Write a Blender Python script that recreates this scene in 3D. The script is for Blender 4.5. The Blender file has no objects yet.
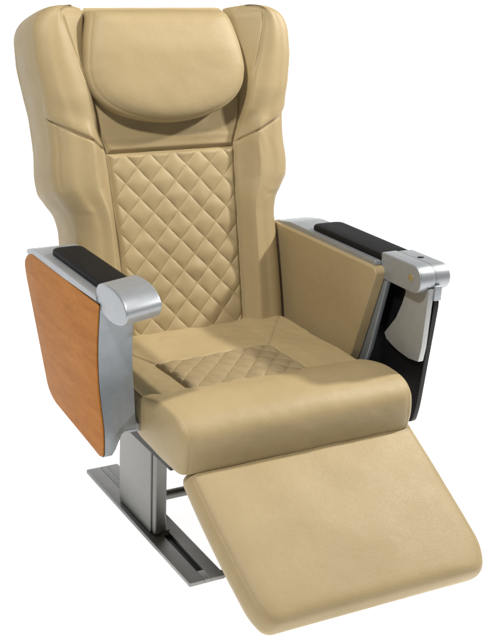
import bpy, bmesh, math
from mathutils import Vector, noise

scene = bpy.context.scene
COL = scene.collection
PI = math.pi

# ------------------------------------------------------------------ helpers
def lerp(a, b, t): return a + (b - a) * t
def clamp(v, a=0.0, b=1.0): return max(a, min(b, v))
def smooth(a, b, v):
    t = clamp((v - a) / (b - a)); return t * t * (3 - 2 * t)
def gauss(d, w): return math.exp(-(d / w) ** 2)
def table(tb, v):
    """piecewise smooth interpolation of a list of (key, value)"""
    if v <= tb[0][0]: return tb[0][1]
    if v >= tb[-1][0]: return tb[-1][1]
    for i in range(len(tb) - 1):
        a, b = tb[i], tb[i + 1]
        if v <= b[0]:
            h = b[0] - a[0]; t = (v - a[0]) / h
            def slope(k):
                if k <= 0 or k >= len(tb) - 1: return 0.0
                s0 = (tb[k][1] - tb[k-1][1]) / (tb[k][0] - tb[k-1][0])
                s1 = (tb[k+1][1] - tb[k][1]) / (tb[k+1][0] - tb[k][0])
                return 0.0 if s0 * s1 <= 0 else 2 * s0 * s1 / (s0 + s1)
            m0, m1 = slope(i) * h, slope(i + 1) * h
            t2, t3 = t*t, t*t*t
            return (2*t3-3*t2+1)*a[1] + (t3-2*t2+t)*m0 + (-2*t3+3*t2)*b[1] + (t3-t2)*m1
    return tb[-1][1]
def nz(x, y, z, sc, seed=0.0):
    return noise.noise(Vector((x * sc + seed, y * sc - seed, z * sc + 2 * seed)))

def link(name, me, mat, parent):
    o = bpy.data.objects.new(name, me); COL.objects.link(o)
    if mat: me.materials.append(mat)
    if parent: o.parent = parent
    return o
def from_pydata(name, vs, fs, mat, parent, sharp=None):
    me = bpy.data.meshes.new(name); me.from_pydata([tuple(v) for v in vs], [], fs)
    bm = bmesh.new(); bm.from_mesh(me)
    bmesh.ops.recalc_face_normals(bm, faces=bm.faces); bm.to_mesh(me); bm.free()
    me.shade_smooth()
    if sharp: me.set_sharp_from_angle(angle=math.radians(sharp))
    return link(name, me, mat, parent)
def loft(name, rows, mat, parent, closed=True, caps=True, sharp=None):
    n = len(rows[0]); vs = [v for r in rows for v in r]; fs = []
    m = n if closed else n - 1
    for i in range(len(rows) - 1):
        for j in range(m):
            k = (j + 1) % n
            fs.append((i*n+j, i*n+k, (i+1)*n+k, (i+1)*n+j))
    if closed and caps:
        fs.append(tuple(range(n))[::-1]); fs.append(tuple((len(rows)-1)*n + j for j in range(n)))
    return from_pydata(name, vs, fs, mat, parent, sharp)
def bm_obj(name, bm, mat, parent, bevel=0.0, seg=3, ang=25):
    bmesh.ops.recalc_face_normals(bm, faces=bm.faces)
    if bevel > 0:
        es = [e for e in bm.edges if len(e.link_faces) == 2 and e.calc_face_angle() > math.radians(ang)]
        bmesh.ops.bevel(bm, geom=es, offset=bevel, segments=seg, profile=0.6, affect='EDGES', clamp_overlap=True)
    me = bpy.data.meshes.new(name); bm.to_mesh(me); bm.free()
    me.shade_smooth(); me.set_sharp_from_angle(angle=math.radians(35))
    return link(name, me, mat, parent)
def hexa(name, c8, mat, parent, bevel=0.002, seg=3):
    """c8: four corners of one end, then the four of the other end"""
    bm = bmesh.new(); v = [bm.verts.new(p) for p in c8]
    for f in ((0,1,2,3),(7,6,5,4),(0,4,5,1),(1,5,6,2),(2,6,7,3),(3,7,4,0)):
        bm.faces.new([v[i] for i in f])
    return bm_obj(name, bm, mat, parent, bevel, seg)
def box(name, x0, x1, f0, f1, z0, z1, mat, parent, bevel=0.002, seg=3):
    a = [(x0,-f0,z0),(x1,-f0,z0),(x1,-f0,z1),(x0,-f0,z1)]
    b = [(x0,-f1,z0),(x1,-f1,z0),(x1,-f1,z1),(x0,-f1,z1)]
    return hexa(name, a + b, mat, parent, bevel, seg)
def prism(name, poly, x0, x1, mat, parent, bevel=0.002, seg=3, skew=0.0, dz=0.0, ang=25):
    """poly = side outline (forward, z) extruded from x0 to x1"""
    bm = bmesh.new()
    a = [bm.verts.new((x0, -f, z)) for f, z in poly]
    b = [bm.verts.new((x1, -(f + skew), z + dz)) for f, z in poly]
    bm.faces.new(a); bm.faces.new(b[::-1]); n = len(poly)
    for i in range(n):
        bm.faces.new((a[i], b[i], b[(i+1) % n], a[(i+1) % n]))
    return bm_obj(name, bm, mat, parent, bevel, seg, ang)
def spline_poly(pts, k=8):
    out = []; n = len(pts)
    for i in range(n):
        p0, p1, p2, p3 = (Vector(pts[(i + d) % n]) for d in (-1, 0, 1, 2))
        for j in range(k):
            t = j / k
            out.append(tuple(0.5*((2*p1)+(-p0+p2)*t+(2*p0-5*p1+4*p2-p3)*t*t+(-p0+3*p1-3*p2+p3)*t**3)))
    return out
def round_poly(pts, r, k=6):
    """rounds each corner of a polygon; r = radius or a list of radii"""
    out = []; n = len(pts)
    for i in range(n):
        p = Vector(pts[i]); a = Vector(pts[i-1]) - p; b = Vector(pts[(i+1) % n]) - p
        rr = r[i] if isinstance(r, (list, tuple)) else r
        if rr <= 0: out.append(tuple(p)); continue
        rr = min(rr, a.length*.45, b.length*.45); A = p + a.normalized()*rr; B = p + b.normalized()*rr
        for j in range(k + 1):
            t = j / k
            out.append(tuple(A*(1-t)**2 + p*2*t*(1-t) + B*t*t))
    return out
def tube(name, pts, r, mat, parent, seg=20):
    rows = []; n = len(pts); P = [Vector(p) for p in pts]
    for i, p in enumerate(P):
        d = (P[min(i+1, n-1)] - P[max(i-1, 0)]).normalized()
        u = d.cross(Vector((0, 0, 1)))
        if u.length < .01: u = d.cross(Vector((1, 0, 0)))
        u.normalize(); w = d.cross(u)
        rows.append([p + (u*math.cos(a) + w*math.sin(a))*r for a in (2*PI*j/seg for j in range(seg))])
    return loft(name, rows, mat, parent, sharp=40)

# ------------------------------------------------------------------ materials
def new_mat(name):
    m = bpy.data.materials.new(name); m.use_nodes = True
    nt = m.node_tree; return m, nt, nt.nodes['Principled BSDF'], nt.nodes.new
def ramp(nt, fac, stops):
    r = nt.nodes.new('ShaderNodeValToRGB')
    while len(r.color_ramp.elements) < len(stops): r.color_ramp.elements.new(.5)
    for e, (p, c) in zip(r.color_ramp.elements, stops): e.position = p; e.color = (*c, 1)
    nt.links.new(fac, r.inputs[0]); return r.outputs[0]
def texco(nt, scale=(1, 1, 1), out='Object'):
    t = nt.nodes.new('ShaderNodeTexCoord'); mp = nt.nodes.new('ShaderNodeMapping')
    mp.inputs['Scale'].default_value = scale; nt.links.new(t.outputs[out], mp.inputs[0]); return mp.outputs[0]
def noise_tex(nt, co, scale, detail=4, rough=.55):
    n = nt.nodes.new('ShaderNodeTexNoise'); n.inputs['Scale'].default_value = scale
    n.inputs['Detail'].default_value = detail; n.inputs['Roughness'].default_value = rough
    nt.links.new(co, n.inputs['Vector']); return n.outputs['Fac']

def leather(name, c0, c1, rough=.45, grain=.30):
    m, nt, b, new = new_mat(name); co = texco(nt)
    col = ramp(nt, noise_tex(nt, co, 7, 5, .6), [(.3, c0), (.7, c1)])
    nt.links.new(col, b.inputs['Base Color'])
    rr = nt.nodes.new('ShaderNodeMapRange'); rr.inputs['To Min'].default_value = rough - .06; rr.inputs['To Max'].default_value = rough + .1
    nt.links.new(noise_tex(nt, co, 22, 4), rr.inputs[0]); nt.links.new(rr.outputs[0], b.inputs['Roughness'])
    v = new('ShaderNodeTexVoronoi'); v.feature = 'DISTANCE_TO_EDGE'; v.inputs['Scale'].default_value = 420
    nt.links.new(co, v.inputs['Vector'])
    mr = new('ShaderNodeMapRange'); mr.inputs['From Max'].default_value = .25; nt.links.new(v.outputs['Distance'], mr.inputs[0])
    bp = new('ShaderNodeBump'); bp.inputs['Strength'].default_value = grain; bp.inputs['Distance'].default_value = .0005
    nt.links.new(mr.outputs[0], bp.inputs['Height'])
    b2 = new('ShaderNodeBump'); b2.inputs['Strength'].default_value = .22; b2.inputs['Distance'].default_value = .004
    nt.links.new(noise_tex(nt, co, 26, 4, .5), b2.inputs['Height']); nt.links.new(bp.outputs[0], b2.inputs['Normal'])
    nt.links.new(b2.outputs[0], b.inputs['Normal'])
    b.inputs['Specular IOR Level'].default_value = .25
    return m
def metal(name, c, rough=.35, metallic=.8, brush=.15, stretch=(1, 1, 1)):
    m, nt, b, new = new_mat(name); co = texco(nt, stretch)
    n1 = noise_tex(nt, co, 60, 5)
    nt.links.new(ramp(nt, n1, [(.3, tuple(k*.95 for k in c)), (.7, tuple(min(1, k*1.04) for k in c))]), b.inputs['Base Color'])
    rr = nt.nodes.new('ShaderNodeMapRange'); rr.inputs['To Min'].default_value = rough - .02; rr.inputs['To Max'].default_value = rough + .04
    nt.links.new(noise_tex(nt, texco(nt), 14, 4), rr.inputs[0]); nt.links.new(rr.outputs[0], b.inputs['Roughness'])
    bp = new('ShaderNodeBump'); bp.inputs['Strength'].default_value = brush; bp.inputs['Distance'].default_value = .0006
    nt.links.new(n1, bp.inputs['Height']); nt.links.new(bp.outputs[0], b.inputs['Normal'])
    b.inputs['Metallic'].default_value = metallic
    return m
def wood_mat():
    m, nt, b, new = new_mat('cherry_veneer'); co = texco(nt, (1, 1, 6))
    w = noise_tex(nt, co, 9, 8, .62)
    c = ramp(nt, w, [(.25, (.33, .124, .026)), (.5, (.40, .158, .034)), (.75, (.46, .192, .046))])
    fine = noise_tex(nt, texco(nt, (1, 3, 60)), 16, 6, .7)
    mx = new('ShaderNodeMixRGB'); mx.blend_type = 'MULTIPLY'; mx.inputs[0].default_value = .35
    nt.links.new(c, mx.inputs[1]); nt.links.new(ramp(nt, fine, [(.38, (.50, .40, .34)), (.58, (1, 1, 1))]), mx.inputs[2])
    nt.links.new(mx.outputs[0], b.inputs['Base Color'])
    b.inputs['Roughness'].default_value = .5; b.inputs['Specular IOR Level'].default_value = .07
    return m
def plain(name, c, rough, vary=.15, metallic=0.0, bump=.2, sc=300):
    m, nt, b, new = new_mat(name); co = texco(nt)
    nt.links.new(ramp(nt, noise_tex(nt, co, 30, 5), [(.3, tuple(k*(1-vary) for k in c)), (.7, tuple(k*(1+vary) for k in c))]), b.inputs['Base Color'])
    b.inputs['Roughness'].default_value = rough; b.inputs['Metallic'].default_value = metallic; b.inputs['Specular IOR Level'].default_value = .2
    bp = new('ShaderNodeBump'); bp.inputs['Strength'].default_value = bump; bp.inputs['Distance'].default_value = .0005
    nt.links.new(noise_tex(nt, co, sc, 3), bp.inputs['Height']); nt.links.new(bp.outputs[0], b.inputs['Normal'])
    return m

LEA = leather('beige_leather', (.308, .236, .124), (.340, .263, .142))
LEAQ = leather('beige_leather_quilted', (.308, .236, .124), (.344, .267, .144), rough=.45)
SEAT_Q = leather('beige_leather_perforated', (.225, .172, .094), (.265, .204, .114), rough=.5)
BLK = plain('black_padding', (.004, .004, .0045), .6, bump=.6, sc=420)
BPL = plain('black_plastic', (.006, .006, .007), .38, bump=.1)
SIL = metal('silver_paint', (.34, .36, .385), .42, .6)
ARM = metal('grey_metallic_paint', (.25, .275, .30), .42, .6)
BLADE = metal('satin_aluminium', (.36, .37, .37), .45, .55)
STEEL = metal('brushed_steel', (.19, .19, .18), .36, .9, .35, (1, .15, 6))
RAIL = metal('polished_steel', (.27, .27, .265), .42, .75, .1)
DARK = plain('dark_underframe', (.03, .03, .032), .5)
WOOD = wood_mat()
PALE = plain('rim_glint_shell', (.70, .67, .60), .3, vary=.04)  # pale colour stands in for the white glint along the back's top rim
BRASS = metal('brass_pin', (.50, .42, .25), .35, .8)

# ------------------------------------------------------------------ chair root
root = bpy.data.objects.new('recliner_seat', None); COL.objects.link(root)
root.empty_display_size = .2
root['label'] = 'beige leather reclining passenger seat with quilted back, raised legrest and wood-sided armrest'
root['category'] = 'seat'

# ------------------------------------------------------------------ backrest
TH = math.atan2(.112, .428); CT, ST = math.cos(TH), math.sin(TH)
def BK(x, s, n):      # x across, s up the back, n out of the back towards the sitter
    return Vector((x, -(-s*ST + n*CT), .428 + s*CT + n*ST))

XO = [(-.05,.268),(.05,.270),(.20,.268),(.262,.267),(.30,.273),(.335,.293),(.365,.309),(.40,.312),(.46,.308),(.53,.311),(.60,.322),(.67,.331),(.80,.331)]
XI = [(-.05,.150),(.0,.153),(.22,.161),(.442,.170),(.50,.188),(.60,.203),(.70,.198),(.80,.188)]
XS = [(.45,.176),(.493,.190),(.588,.213),(.67,.240),(.764,.262),(.80,.268)]
NF = [(-.05,.022),(.15,.028),(.30,.033),(.42,.036),(.50,.038),(.58,.052),(.70,.056),(.80,.05)]
STOP = .780
def crease(x, s):
    dd = s - lerp(.449, .520, (x - .172) / .144)
    if dd < -.03 or dd > .08: return 0.0
    k = smooth(.345, .318, x) * smooth(.165, .185, x)
    return (-.0062*gauss(dd, .0032) + (.0038*gauss(dd - .014, .020) if dd > 0 else .0038*gauss(dd - .014, .010))) * k
def wing(sign):
    rows = []; NS = 330
    for i in range(NS + 1):
        u = i / NS
        s = lerp(-.045, STOP, u) if u < .9 else lerp(lerp(-.045, STOP, .9), STOP, math.sin((u-.9)/.1*PI/2)**1.0)
        xi, xo, nf, xs = table(XI, s), table(XO, s), table(NF, s), table(XS, s)
        # rounded top corner: outer edge comes in on a 55 mm arc, the pad thins on a 30 mm arc
        R = .068; d = s - (STOP - R)
        if d > 0: xo -= R - math.sqrt(max(0, R*R - d*d)) if d < R else R
        R2 = .032; d = s - (STOP - R2); thin = 0
        if d > 0: thin = R2 - math.sqrt(max(0, R2*R2 - d*d))
        top_lift = 0
        nf -= thin; nb = lerp(-.143, -.128, smooth(.45, .75, s)) + thin * 1.5
        row = []
        r = lerp(.048, .034, smooth(.50, .60, s))
        # front face
        NA = 90
        for j in range(NA):
            t = j / (NA - 1)
            x = lerp(xi, xo - r, t)
            if s < .46: w_up = 0
            else: w_up = smooth(.46, .53, s)
            nf0 = nf + thin
            low = lerp(-.002, nf0, smooth(0, .55, t)) + .005*math.sin(PI*t)**2
            ts = clamp((xs - xi) / max(.01, xo - r - xi), 0.02, .9)
            if t < ts: up = lerp(-.004, nf0 - .008, (t/ts)**.8)
            else: up = lerp(nf0 - .008, nf0, smooth(0, 1, (t-ts)/(1-ts))) + .004*math.sin(PI*(t-ts)/(1-ts))**2
            n = lerp(low, up, w_up) - thin
            # seams
            n -= .006 * gauss(x - xi, .004)
            if s > .47: n -= .006 * gauss(x - xs, .0032) * smooth(.47, .52, s) * smooth(.775, .745, s)
            # slanting seam across the wing
            n += crease(x, s)
            dd = s - lerp(.449, .520, (x - .172)/.144)
            # pull wrinkles below the slanting seam and at the waist
            n += .0008 * math.sin((x*.8 + s*.35) * 260 + 3*nz(x, s, 0, 18)) * gauss(dd + .035, .03) * .35
            n += .0005 * math.sin(s*150 + x*90*sign + 5*nz(x, s, sign, 20)) * gauss(s - .31, .035) * gauss(x - xo + .03, .03)
            n += .0007 * nz(x*sign, s, 0, 9, 3.3)
            row.append(BK(sign*x, s, n))
        nend = nf + .0007 * nz((xo - r)*sign, s, 0, 9, 3.3)
        for j in range(1, 31):
            a = j / 30 * PI / 2
            dsp = crease(xo - r + r*a, s) - .0022*gauss(j - 16, 2.2)*smooth(.53, .50, s)*smooth(.34, .37, s)
            dsp += .0005 * math.sin(s*150 + x*90*sign + 5*nz(x, s, sign, 20)) * gauss(s - .31, .035) * gauss(a, .8)
            row.append(BK(sign*(xo - r + (r + dsp)*math.sin(a)), s, nend - r + (r + dsp)*math.cos(a)))
        for j in range(1, 15):
            t = j / 15
            x = xo + .0035 * math.sin(PI * t) + .0018 * nz(t*.12, s, sign, 14)
            row.append(BK(sign*x, s, lerp(nend - r, nb + .02, t)))
        for j in range(0, 7):
            a = j / 6 * PI / 2
            row.append(BK(sign*(xo - .02 + .02*math.cos(a)), s, nb + .02 - .02*math.sin(a)))
        row.append(BK(sign*xi, s, nb))
        row.append(BK(sign*xi, s, -.065)); row[0] = BK(sign*(xi - .0015), s, -.012 - thin)
        rows.append(row)
    # close the crown with shrinking rings
    last = rows[-1]; c = sum(last, Vector()) / len(last)
    for f, up in ((.8, .0012), (.4, .002), (.05, .0022)):
        rows.append([c + (p - c)*f + (BK(0, up, 0) - BK(0, 0, 0)) for p in last])
    return loft('wing_bolster', rows, LEA, back)

QW, QH = .065, .0725
def quilt(x, s, w, h, x0=0.0, s0=0.0):
    a = abs(math.sin(PI*((x-x0)/w + (s-s0)/h))); b = abs(math.sin(PI*((x-x0)/w - (s-s0)/h)))
    return (a*b)**.47
def sheet(name, fn, nu, nv, mat, parent):
    vs = [fn(i/nu, j/nv) for j in range(nv+1) for i in range(nu+1)]
    fs = [(j*(nu+1)+i, j*(nu+1)+i+1, (j+1)*(nu+1)+i+1, (j+1)*(nu+1)+i) for j in range(nv) for i in range(nu)]
    me = bpy.data.meshes.new(name); me.from_pydata([tuple(v) for v in vs], [], fs); me.shade_smooth()
    return link(name, me, mat, parent)

# shell behind the cushions: the backrest object itself
def back_shell():
    poly = []
    for s in [x*.02 for x in range(-2, 38)]: poly.append((table(XO, s) - .03, s))
    right = poly + [(.27, .775), (.20, .784)]
    out = right + [(-x, s) for x, s in reversed(right)]
    rows = []
    for n, k in ((-.162, .97), (-.158, 1.0), (-.04, 1.0), (-.034, .985)):
        rows.append([BK(x*k, s if s < .75 else .75 + (s-.75)*k, n) for x, s in out])
    return loft('backrest', rows, PALE, root, sharp=35)
back = back_shell()
for sg in (-1, 1): wing(sg)

def q_fn(u, v):
    s = lerp(-.03, .440, v); xi = table(XI, s) - .0015; x = lerp(-xi - .0035, xi + .0035, u)
    e = min(xi - abs(x), .440 - s)
    k = smooth(0, .014, e)
    n = -.009 + .008*smooth(-.001, .008, e) + .0054 * (1 + .35*nz(x, s, 2, 14)) * quilt(x + .0012*nz(x, s, 7, 25), s + .0012*nz(x, s, 9, 25), QW, QH, 0, .004) * k
    n += .0015 * nz(x, s, 1, 30)
    return BK(x, s, n)
sheet('quilted_panel', q_fn, 300, 420, LEAQ, back)
def up_fn(u, v):
    s = lerp(.4405, .782, v); xi = table(XI, s) - .0015; x = lerp(-xi, xi, u)
    e = min(xi - abs(x), s - .4405)
    n = -.009 + .010*smooth(-.001, .010, e) + .002*smooth(0, .05, e)
    n += .003 * nz(x, s, 1, 12) - .035*smooth(.745, .782, s)**2
    n += .0006*math.sin(s*230 + 4*x)*gauss(s - .47, .012)
    return BK(x, s, n)
sheet('upper_panel', up_fn, 120, 130, LEA, back)

# ------------------------------------------------------------------ headrest pillow
def headrest():
    N = 160; outl = []
    ctrl = [(-.176,.766),(-.182,.753),(-.197,.70),(-.206,.645),(-.2065,.618),(-.197,.583),(-.172,.552),(-.130,.527),(-.070,.510),(0,.503)]
    ctrl = ctrl + [(-x, s) for x, s in reversed(ctrl[:-1])]
    # top edge bows slightly
    ctrl += [(.164,.771),(.09,.773),(0,.774),(-.09,.773),(-.164,.771)]
    P = spline_poly(ctrl, 8)
    cx, cs = 0, .655
    rows = []
    rr = [0.02,.1,.2,.3,.4,.5,.6,.68,.75,.81,.86,.90,.93,.943,.952,.962,.973,.983,.991,.996,1.0]
    def front(r, x, s):
        base = lerp(.010, .026, smooth(.79, .66, s))
        T = .043
        h = T * (1 - r**8)**.5
        h -= .0035 * gauss(r - .955, .008)
        n = base + h + .003*nz(x, s, 5, 8) + .0007*nz(x, s, 2, 26)
        n -= .055*smooth(.735, .80, s)**1.6
        return n
    for r in rr:
        row = []
        for x, s in P:
            px, ps = cx + (x-cx)*r, cs + (s-cs)*r
            row.append(BK(px - .012, ps, front(r, px, ps)))
        rows.append(row)
    for r, dn in ((.995, -.012), (.97, -.020), (.6, -.024), (.02, -.024)):
        rows.append([BK(cx + (x-cx)*r - .012, cs + (s-cs)*r, lerp(.010, .026, smooth(.79, .66, s)) + dn - .055*smooth(.735, .80, s)**1.6) for x, s in P])
    return loft('headrest', rows, LEA, root)
headrest()

# ------------------------------------------------------------------ seat
seat = None
IX0, IX1, IF0 = -.180, .118, .188
def seat_fn(u, v):
    x = lerp(-.268, .268, u); f = lerp(-.04, .385, v)
    z = .434 + .004*smooth(.0, .35, f)
    edge = .268 - abs(x)
    z -= .022 * (1 - smooth(0, .03, edge))**2
    dx = max(IX0 - x, x - IX1)                         # distance outside the inlay
    z += .005 * smooth(.0, .05, dx)                    # side bolsters sit a little higher
    if f > IF0: z -= .007 * gauss(dx, .0035)
    else:                                              # mitred seams run to the rear corners
        for sx, cx_ in ((IX0, -.25), (IX1, .235)):
            m = sx + (cx_ - sx) * (IF0 - f) / (IF0 - .03)
            z -= .0035 * gauss(x - m, .0035)
    z -= .006 * gauss(f - IF0, .0035) * smooth(.004, -.002, dx)
    if dx < 0 and f > IF0: z -= .004
    z += .004*nz(x, f, 3, 9) + .001*nz(x, f, 3, 40)
    return Vector((x, -f, z))
def inlay_fn(u, v):
    x = lerp(IX0 + .0005, IX1 - .0005, u); f = lerp(IF0 + .0005, .385, v)
    e = min(x - IX0, IX1 - x, f - IF0)
    z = .434 + .004*smooth(.0, .35, f) - .006*(1 - smooth(0, .006, e)) + .0062*quilt(x, f, .054, .058, .0, .19)*smooth(0, .012, e)
    return Vector((x, -f, z + .004*nz(x, f, 3, 9) + .001*nz(x, f, 3, 40)))
# body of the cushion
seat = box('seat_cushion', -.262, .262, -.04, .37, .335, .412, LEA, root, .02, 4)
sheet('seat_top', seat_fn, 260, 220, LEA, seat)
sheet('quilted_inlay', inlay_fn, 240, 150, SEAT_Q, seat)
def roll():
    prof = [(.31,.335),(.297,.37),(.303,.402),(.330,.427),(.376,.441),(.427,.451),(.475,.451),(.513,.442),(.538,.421),(.545,.39),(.542,.355),(.531,.330),(.48,.326),(.40,.328)]
    P = spline_poly(prof, 7); c = Vector((.43, .39))
    rows = []; W = .279
    xs = [0,.001,.003,.006,.010,.0115,.013,.0145,.018,.024,.032,.04]
    sh = [.90,.925,.948,.965,.978,.979,.977,.981,.989,.997,1.001,1.003]
    left = [(-W + a, k) for a, k in zip(xs, sh)]
    mid = [(-W + .04 + (2*W - .08)*i/90, 1.003) for i in range(1, 90)]
    right = [(-x, k) for x, k in reversed(left)]
    for x, k in left + mid + right:
        row = []
        for f, z in P:
            d = Vector((f, z)) - c
            crown = lerp(.0, .004, smooth(.33, .46, z))*(1 - (x/W)**4)
            dl = d.length + crown + .0028*nz(x, f, z, 9, 7) + .0008*nz(x, f, z, 40, 7)
            q = c + d.normalized()*(dl*k)
            row.append(Vector((x, -q.x, q.y)))
        rows.append(row)
    # side panels bulge outwards
    for end, sg in ((0, -1), (-1, 1)):
        base = rows[end]; ce = sum(base, Vector())/len(base)
        extra = [[ce + (p-ce)*f + Vector((sg*b, 0, 0)) for p in base] for f, b in ((.93,.0022),(.8,.005),(.6,.007),(.3,.0085),(.03,.009))]
        if end == 0: rows = extra[::-1] + rows
        else: rows = rows + extra
    return loft('front_bolster', rows, LEA, seat)
roll()

# ------------------------------------------------------------------ legrest
def legrest():
    P1 = Vector((0, -.558, .323)); T = Vector((0, -.8457, -.5337)); N = Vector((0, -.5337, .8457))
    def Q(x, t, n): return P1 + Vector((x, 0, 0)) + T*(t - x*.058*clamp(1 - t/.33)) + N*n
    # plan outline, wider at the middle, rounded lower corners
    pts = [(-.266,-.052),(-.266,.05),(-.262,.17),(-.253,.28),(-.236,.324),(.276,.332),(.303,.28),(.304,.17),(.300,.05),(.294,-.046)]
    out = round_poly(pts, [.012,.05,.05,.035,.035,.035,.035,.05,.05,.012], 8)
    c = Vector((0, .17)); rows = []
    TK = .054
    lay = [(.03,.0),(.3,.0),(.6,-.0005),(.8,-.001),(.88,-.002),(.92,-.0045),(.940,-.0072),(.947,-.0086),(.954,-.0090),(.970,-.0125),(.986,-.0185),(.997,-.026),(1.0,-.034),(.997,-TK+.016),(.985,-TK+.006),(.96,-TK),(.5,-TK),(.03,-TK)]
    # dense rings
    dense = []
    for (r0, n0), (r1, n1) in zip(lay[:-1], lay[1:]):
        st = 8 if abs(r1-r0) > .15 else 2
        for i in range(st): dense.append((lerp(r0, r1, i/st), lerp(n0, n1, i/st)))
    dense.append(lay[-1])
    # resample outline
    dp = []
    for i in range(len(out)):
        a, b = Vector(out[i]), Vector(out[(i+1) % len(out)]); k = max(1, int((b-a).length/.012))
        for j in range(k): dp.append(a.lerp(b, j/k))
    for r, n in dense:
        row = []
        for p in dp:
            d = p - c; L = d.length
            q = c + d * max(0, (L - (1-r)*min(L, .24)) / L) if r > .9 else c + d*(max(0,(L - .1*min(L,.24))/L))*(r/.9)
            puff = .007*(1 - min(1, (abs(q.x)/.29)**3))*(1 - min(1, (abs(q.y-.17)/.19)**3)) if n > -.02 else 0
            row.append(Q(q.x, q.y, n + .002 + puff + (.0025*nz(q.x, q.y, 1, 9, 5) if n > -.03 else 0)))
        rows.append(row)
    o = loft('legrest', rows, LEA, root)
    # steel arm that carries the legrest
    for x in (-.12, .12):
        a = Vector((x, -.40, .30)); b = Q(x, .20, -TK - .008)
        hexa('support_arm', [a+Vector(v) for v in ((-.012,0,-.012),(.012,0,-.012),(.012,0,.012),(-.012,0,.012))] +
             [b+Vector(v) for v in ((-.012,0,-.012),(.012,0,-.012),(.012,0,.012),(-.012,0,.012))], DARK, o, .002)
legrest()

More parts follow.
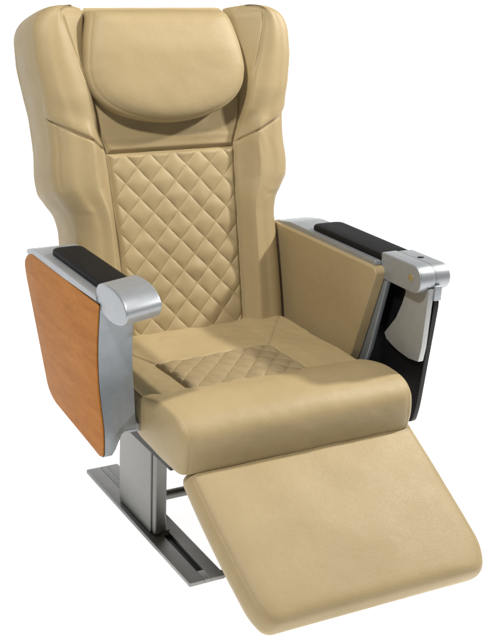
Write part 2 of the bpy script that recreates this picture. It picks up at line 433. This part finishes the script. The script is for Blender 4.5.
# ------------------------------------------------------------------ armrests
SIDE = [(-.050,.657),(-.088,.628),(-.080,.600),(.060,.362),(.10,.345),(.378,.326),(.392,.335),(.393,.385),(.362,.480),(.358,.560),(.372,.657)]
def armrest(sg):
    xo, xf = sg*.3835, sg*.308
    poly = round_poly(SIDE, [.02,.014,.02,.03,.02,.008,.008,.03,.05,.03,.004], 6)
    if sg < 0:
        rows = []
        for x, k in ((-.3820,.99),(-.3835,1),(-.366,1),(-.358,1),(-.350,1),(-.342,1),(-.334,1),(-.310,1),(-.3085,.99)):
            t = smooth(-.368, -.334, x); row = []
            for f, z in poly:
                f2, z2 = .16 + (f-.16)*k, .49 + (z-.49)*k
                z2 = lerp(z2, max(z2, .378 + .0*(f2)), t); f2 = f2 - .012*t*smooth(.36, .39, f2)
                row.append(Vector((x, -f2, z2)))
            rows.append(row)
        o = loft('armrest', rows, ARM, root, sharp=50)
        cf, cz = .16, .49
        wp = [(cf + (f-cf)*.985 - .002, cz + (z-cz)*.985 - .002) for f, z in poly]
        prism('wood_panel', wp, xo + .001, xo - .003, WOOD, o, .001, 2, ang=40)
    else:
        o = prism('armrest', poly, sg*.365, xo, ARM, root, .003, 3, ang=40)
        # slim inner frame in front of the upholstered panel, black pocket between
        fr = [(-.05,.655),(-.03,.36),(.29,.36),(.325,.445),(.382,.655)]
        prism('inner_frame', fr, .306, .320, ARM, o, .002, 2)
        box('tray_pocket', .3205, .3645, -.03, .335, .37, .630, BPL, o, .002)
    # upholstered inner panel
    if sg > 0: up = [(-.105,.657),(-.08,.38),(.275,.38),(.300,.437),(.372,.646),(.364,.657)]
    else: up = [(-.05,.657),(-.03,.38),(.15,.38),(.17,.437),(.22,.646),(.21,.657)]
    prism('padded_panel', round_poly(up, [.006,.01,.01,.01,.006,.008], 4), sg*.276, sg*.3055, LEA, o, .006, 4, ang=35)
    # top plate, with the rounded rear end
    a, b = (.288 if sg > 0 else .280, .3845)
    pf = 0 if sg > 0 else .034
    plate = round_poly([(-.108+pf,.645),(-.106+pf,.655),(-.03,.669),(.350,.669),(.352,.657)], [.004,.008,.02,.003,.003], 4)
    prism('top_plate', plate, sg*a, sg*b, SIL, o, .003, 3, ang=40)
    # black pad
    if sg < 0: x0, x1, f0, f1 = -.364, -.290, .030, .338; sk = (.0, .0)
    else: x0, x1, f0, f1 = .300, .386, .055, .352; sk = (0, 0)
    zp = .6695
    out = round_poly([(x0, f0 + .0), (x1, f0), (x1, f1), (x0, f1)], [.02,.02,.003,.003], 6)
    cx, cf = (x0+x1)/2, (f0+f1)/2; rows = []
    th = .014
    for inset, z in ((.001,0),(0,.003),(0,th*.6),(.0015,th*.85),(.004,th*.97),(.009,th),(.02,th+.001)):
        kx = 1 - inset/((abs(x1-x0))/2); kf = 1 - inset/((f1-f0)/2)
        rows.append([Vector((cx+(x-cx)*kx, -(cf+(f-cf)*kf), zp + z - .0005)) for x, f in out])
    loft('pad', rows, BLK, o, sharp=60)
    if sg < 0:
        # rounded end cap
        cp = spline_poly([(.345,.668),(.350,.690),(.385,.702),(.435,.704),(.475,.696),(.498,.678),(.492,.655),(.462,.640),(.41,.635),(.360,.645)], 5)
        prism('end_cap', cp, -.382, -.300, SIL, o, .005, 4, skew=-.018, dz=.004, ang=50)
    else:
        def nose(f0, z0, z1, c, r, k=14):
            pts = [(f0, z0), (f0, z1)]
            for i in range(k + 1):
                t = PI/2 - PI*i/k
                pts.append((c[0] + r*math.cos(t), c[1] + r*math.sin(t)))
            return pts
        cap = prism('end_cap', nose(.352,.628,.688,(.472,.658),.031), .302, .3425, SIL, o, .004, 4, ang=50)
        prism('hinge_knuckle', nose(.352,.629,.686,(.468,.657),.030), .3455, .387, SIL, cap, .004, 4, ang=50)
        box('hinge_core', .340, .347, .36, .48, .635, .680, ARM, cap, .001)
        # pin face and release button
        def disc(name, c, r, ax, h, mat):
            rows = []
            for rr_, hh in ((r*.05, h), (r*.85, h), (r, h*.6), (r, -h)):
                if ax == 'x': rows.append([Vector((c[0]-hh, c[1]+rr_*math.cos(2*PI*j/24), c[2]+rr_*math.sin(2*PI*j/24))) for j in range(24)])
                else: rows.append([Vector((c[0]+rr_*math.cos(2*PI*j/24), c[1]+rr_*.8*math.sin(2*PI*j/24), c[2]+hh)) for j in range(24)])
            loft(name, rows, mat, cap, sharp=40)
        disc('pin', (.302, -.466, .660), .0085, 'x', .0012, BRASS)
        disc('release_button', (.362, -.418, .6865), .0085, 'z', .001, BPL)
    return o
armL = armrest(-1); armR = armrest(1)
armR['label'] = 'armrest with hinged silver cap holding a folded black tray table'
armL['label'] = 'armrest with cherry wood side panel and rounded silver end cap'

# folded tray table in the far armrest
tray = prism('tray_table', round_poly([(.20,.34),(.40,.298),(.458,.302),(.470,.345),(.503,.600),(.500,.628),(.20,.628)], [.01,.02,.016,.05,.02,.006,.01], 5), .344, .3575, BPL, root, .002, 3, ang=40)
blade = [(.400,.630),(.420,.612),(.410,.580),(.391,.540),(.352,.492),(.362,.480),(.385,.472),(.412,.466),(.450,.462),(.486,.466),(.493,.50),(.503,.640)]
prism('tray_hinge_arm', blade, .3265, .3405, BLADE, tray, .0015, 2, ang=40)
box('hinge_bracket', .3410, .3600, .465, .5055, .612, .646, SIL, tray, .002)

# ------------------------------------------------------------------ underframe, columns, rails
base = box('underframe', -.24, .24, .02, .40, .275, .333, DARK, root, .004)
for sg in (-1, 1):
    box('arm_bracket', *sorted((sg*.18, sg*.3515)), .12, .34, .352, .3705, SIL, base, .003)
for sg in (-1, 1):
    c = -.158 if sg < 0 else .158
    o = sg
    # column: broad outer plate plus front tube
    col = box('column', *sorted((c + o*.034, c + o*.004)), .012, .196, .012, .300, STEEL, root, .004)
    box('front_edge', *sorted((c + o*.030, c - o*.001)), .194, .214, .0125, .296, STEEL, col, .006, 4)
    box('foot_flange', *sorted((c + o*.026, c - o*.012)), .01, .208, .0124, .018, RAIL, col, .001)
    box('head_flange', *sorted((c + o*.050, c - o*.012)), .03, .27, .3005, .3085, SIL, col, .001)
    # rail: two flanges with a dark channel between them
    x0, x1 = c - .046, c + .042
    r = box('floor_rail', x0, c - .0085, -.18, .432, 0.0005, .011, RAIL, root, .0025)
    box('rail_flange', c + .0085, x1, -.18, .432, .0005, .011, RAIL, r, .0025)
    box('rail_plate', c - .0083, c + .0083, -.18, .210, .0005, .0108, RAIL, r, .0015)
    box('rail_channel', c - .0083, c + .0083, .2105, .392, .0005, .0045, BPL, r, .0005)
    box('rail_end', c - .0083, c + .0083, .3925, .4315, .0005, .0108, RAIL, r, .0015)
tube('crossbar', [(-.15, -.065, .028), (.15, -.065, .028)], .0125, STEEL, root)
# flat front tie between the rails
box('front_tie', -.1155, .1115, .408, .430, .0012, .0098, RAIL, root, .002)

# ------------------------------------------------------------------ self-glowing white backdrop
def backdrop():
    m, nt, b, new = new_mat('glowing_white_backdrop')
    b.inputs['Base Color'].default_value = (.9, .9, .9, 1); b.inputs['Roughness'].default_value = .9
    b.inputs['Specular IOR Level'].default_value = 0
    b.inputs['Emission Color'].default_value = (1, 1, 1, 1); b.inputs['Emission Strength'].default_value = EMIT  # glow set into the sheet so it stays white and shadows wash out
    n = noise_tex(nt, texco(nt), 3, 3)
    nt.links.new(ramp(nt, n, [(.3, (.88,.88,.88)), (.7, (.92,.92,.92))]), b.inputs['Base Color'])
    prof = [(-2.7, 0)] + [(-1 + .2*i, 0) for i in range(18)] + [(2.6, 0)] + [(2.6 + .9*math.sin(a), .9 - .9*math.cos(a)) for a in (PI/2*i/16 for i in range(1, 17))] + [(3.5, 1.9)]
    rows = [[Vector((x, y, z)) for x in (lerp(-1.7, -3.8, smooth(-.2, 1.6, y)), 7.0)] for y, z in prof]
    o = loft('backdrop', rows, m, None, closed=False, sharp=60)
    o['kind'] = 'structure'
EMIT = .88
backdrop()

# ------------------------------------------------------------------ light
w = bpy.data.worlds.new('World'); scene.world = w; w.use_nodes = True
w.node_tree.nodes['Background'].inputs[0].default_value = (.95, .97, 1, 1)
w.node_tree.nodes['Background'].inputs[1].default_value = .05
def area(name, loc, tgt, size, power, col=(1, .97, .92)):
    d = bpy.data.lights.new(name, 'AREA'); d.shape = 'DISK'; d.size = size; d.energy = power; d.color = col
    o = bpy.data.objects.new(name, d); COL.objects.link(o); o.location = loc
    o.rotation_euler = (Vector(tgt) - Vector(loc)).to_track_quat('-Z', 'Y').to_euler()
area('lamp_right', (2.05, -.6, 2.25), (0, -.1, .5), .16, 92)
area('lamp_left', (-1.3, -1.15, 2.6), (0, -.1, .5), .2, 60)
area('lamp_top', (.1, -.65, 3.2), (0, -.15, .5), .3, 26)

# ------------------------------------------------------------------ camera
cam = bpy.data.cameras.new('camera'); co = bpy.data.objects.new('camera', cam); COL.objects.link(co)
F_PX = 1164.37
cam.sensor_fit = 'VERTICAL'; cam.sensor_height = 36; cam.lens = F_PX / 640 * 36
cam.clip_start = .05; cam.clip_end = 200
loc = Vector((-1.20326486, -2.4113353, 1.38434091))
R = Vector((.87487863, -.48302571, .03568668)); U = Vector((.12753487, .30082353, .94511378)); Fw = Vector((.46724965, .82230856, -.3247867))
from mathutils import Matrix
co.matrix_world = Matrix(((R.x, U.x, -Fw.x, loc.x), (R.y, U.y, -Fw.y, loc.y), (R.z, U.z, -Fw.z, loc.z), (0, 0, 0, 1)))
scene.camera = co
scene.view_settings.view_transform = 'Standard'; scene.view_settings.look = 'None'; scene.view_settings.exposure = 0
scene.render.engine = 'CYCLES'
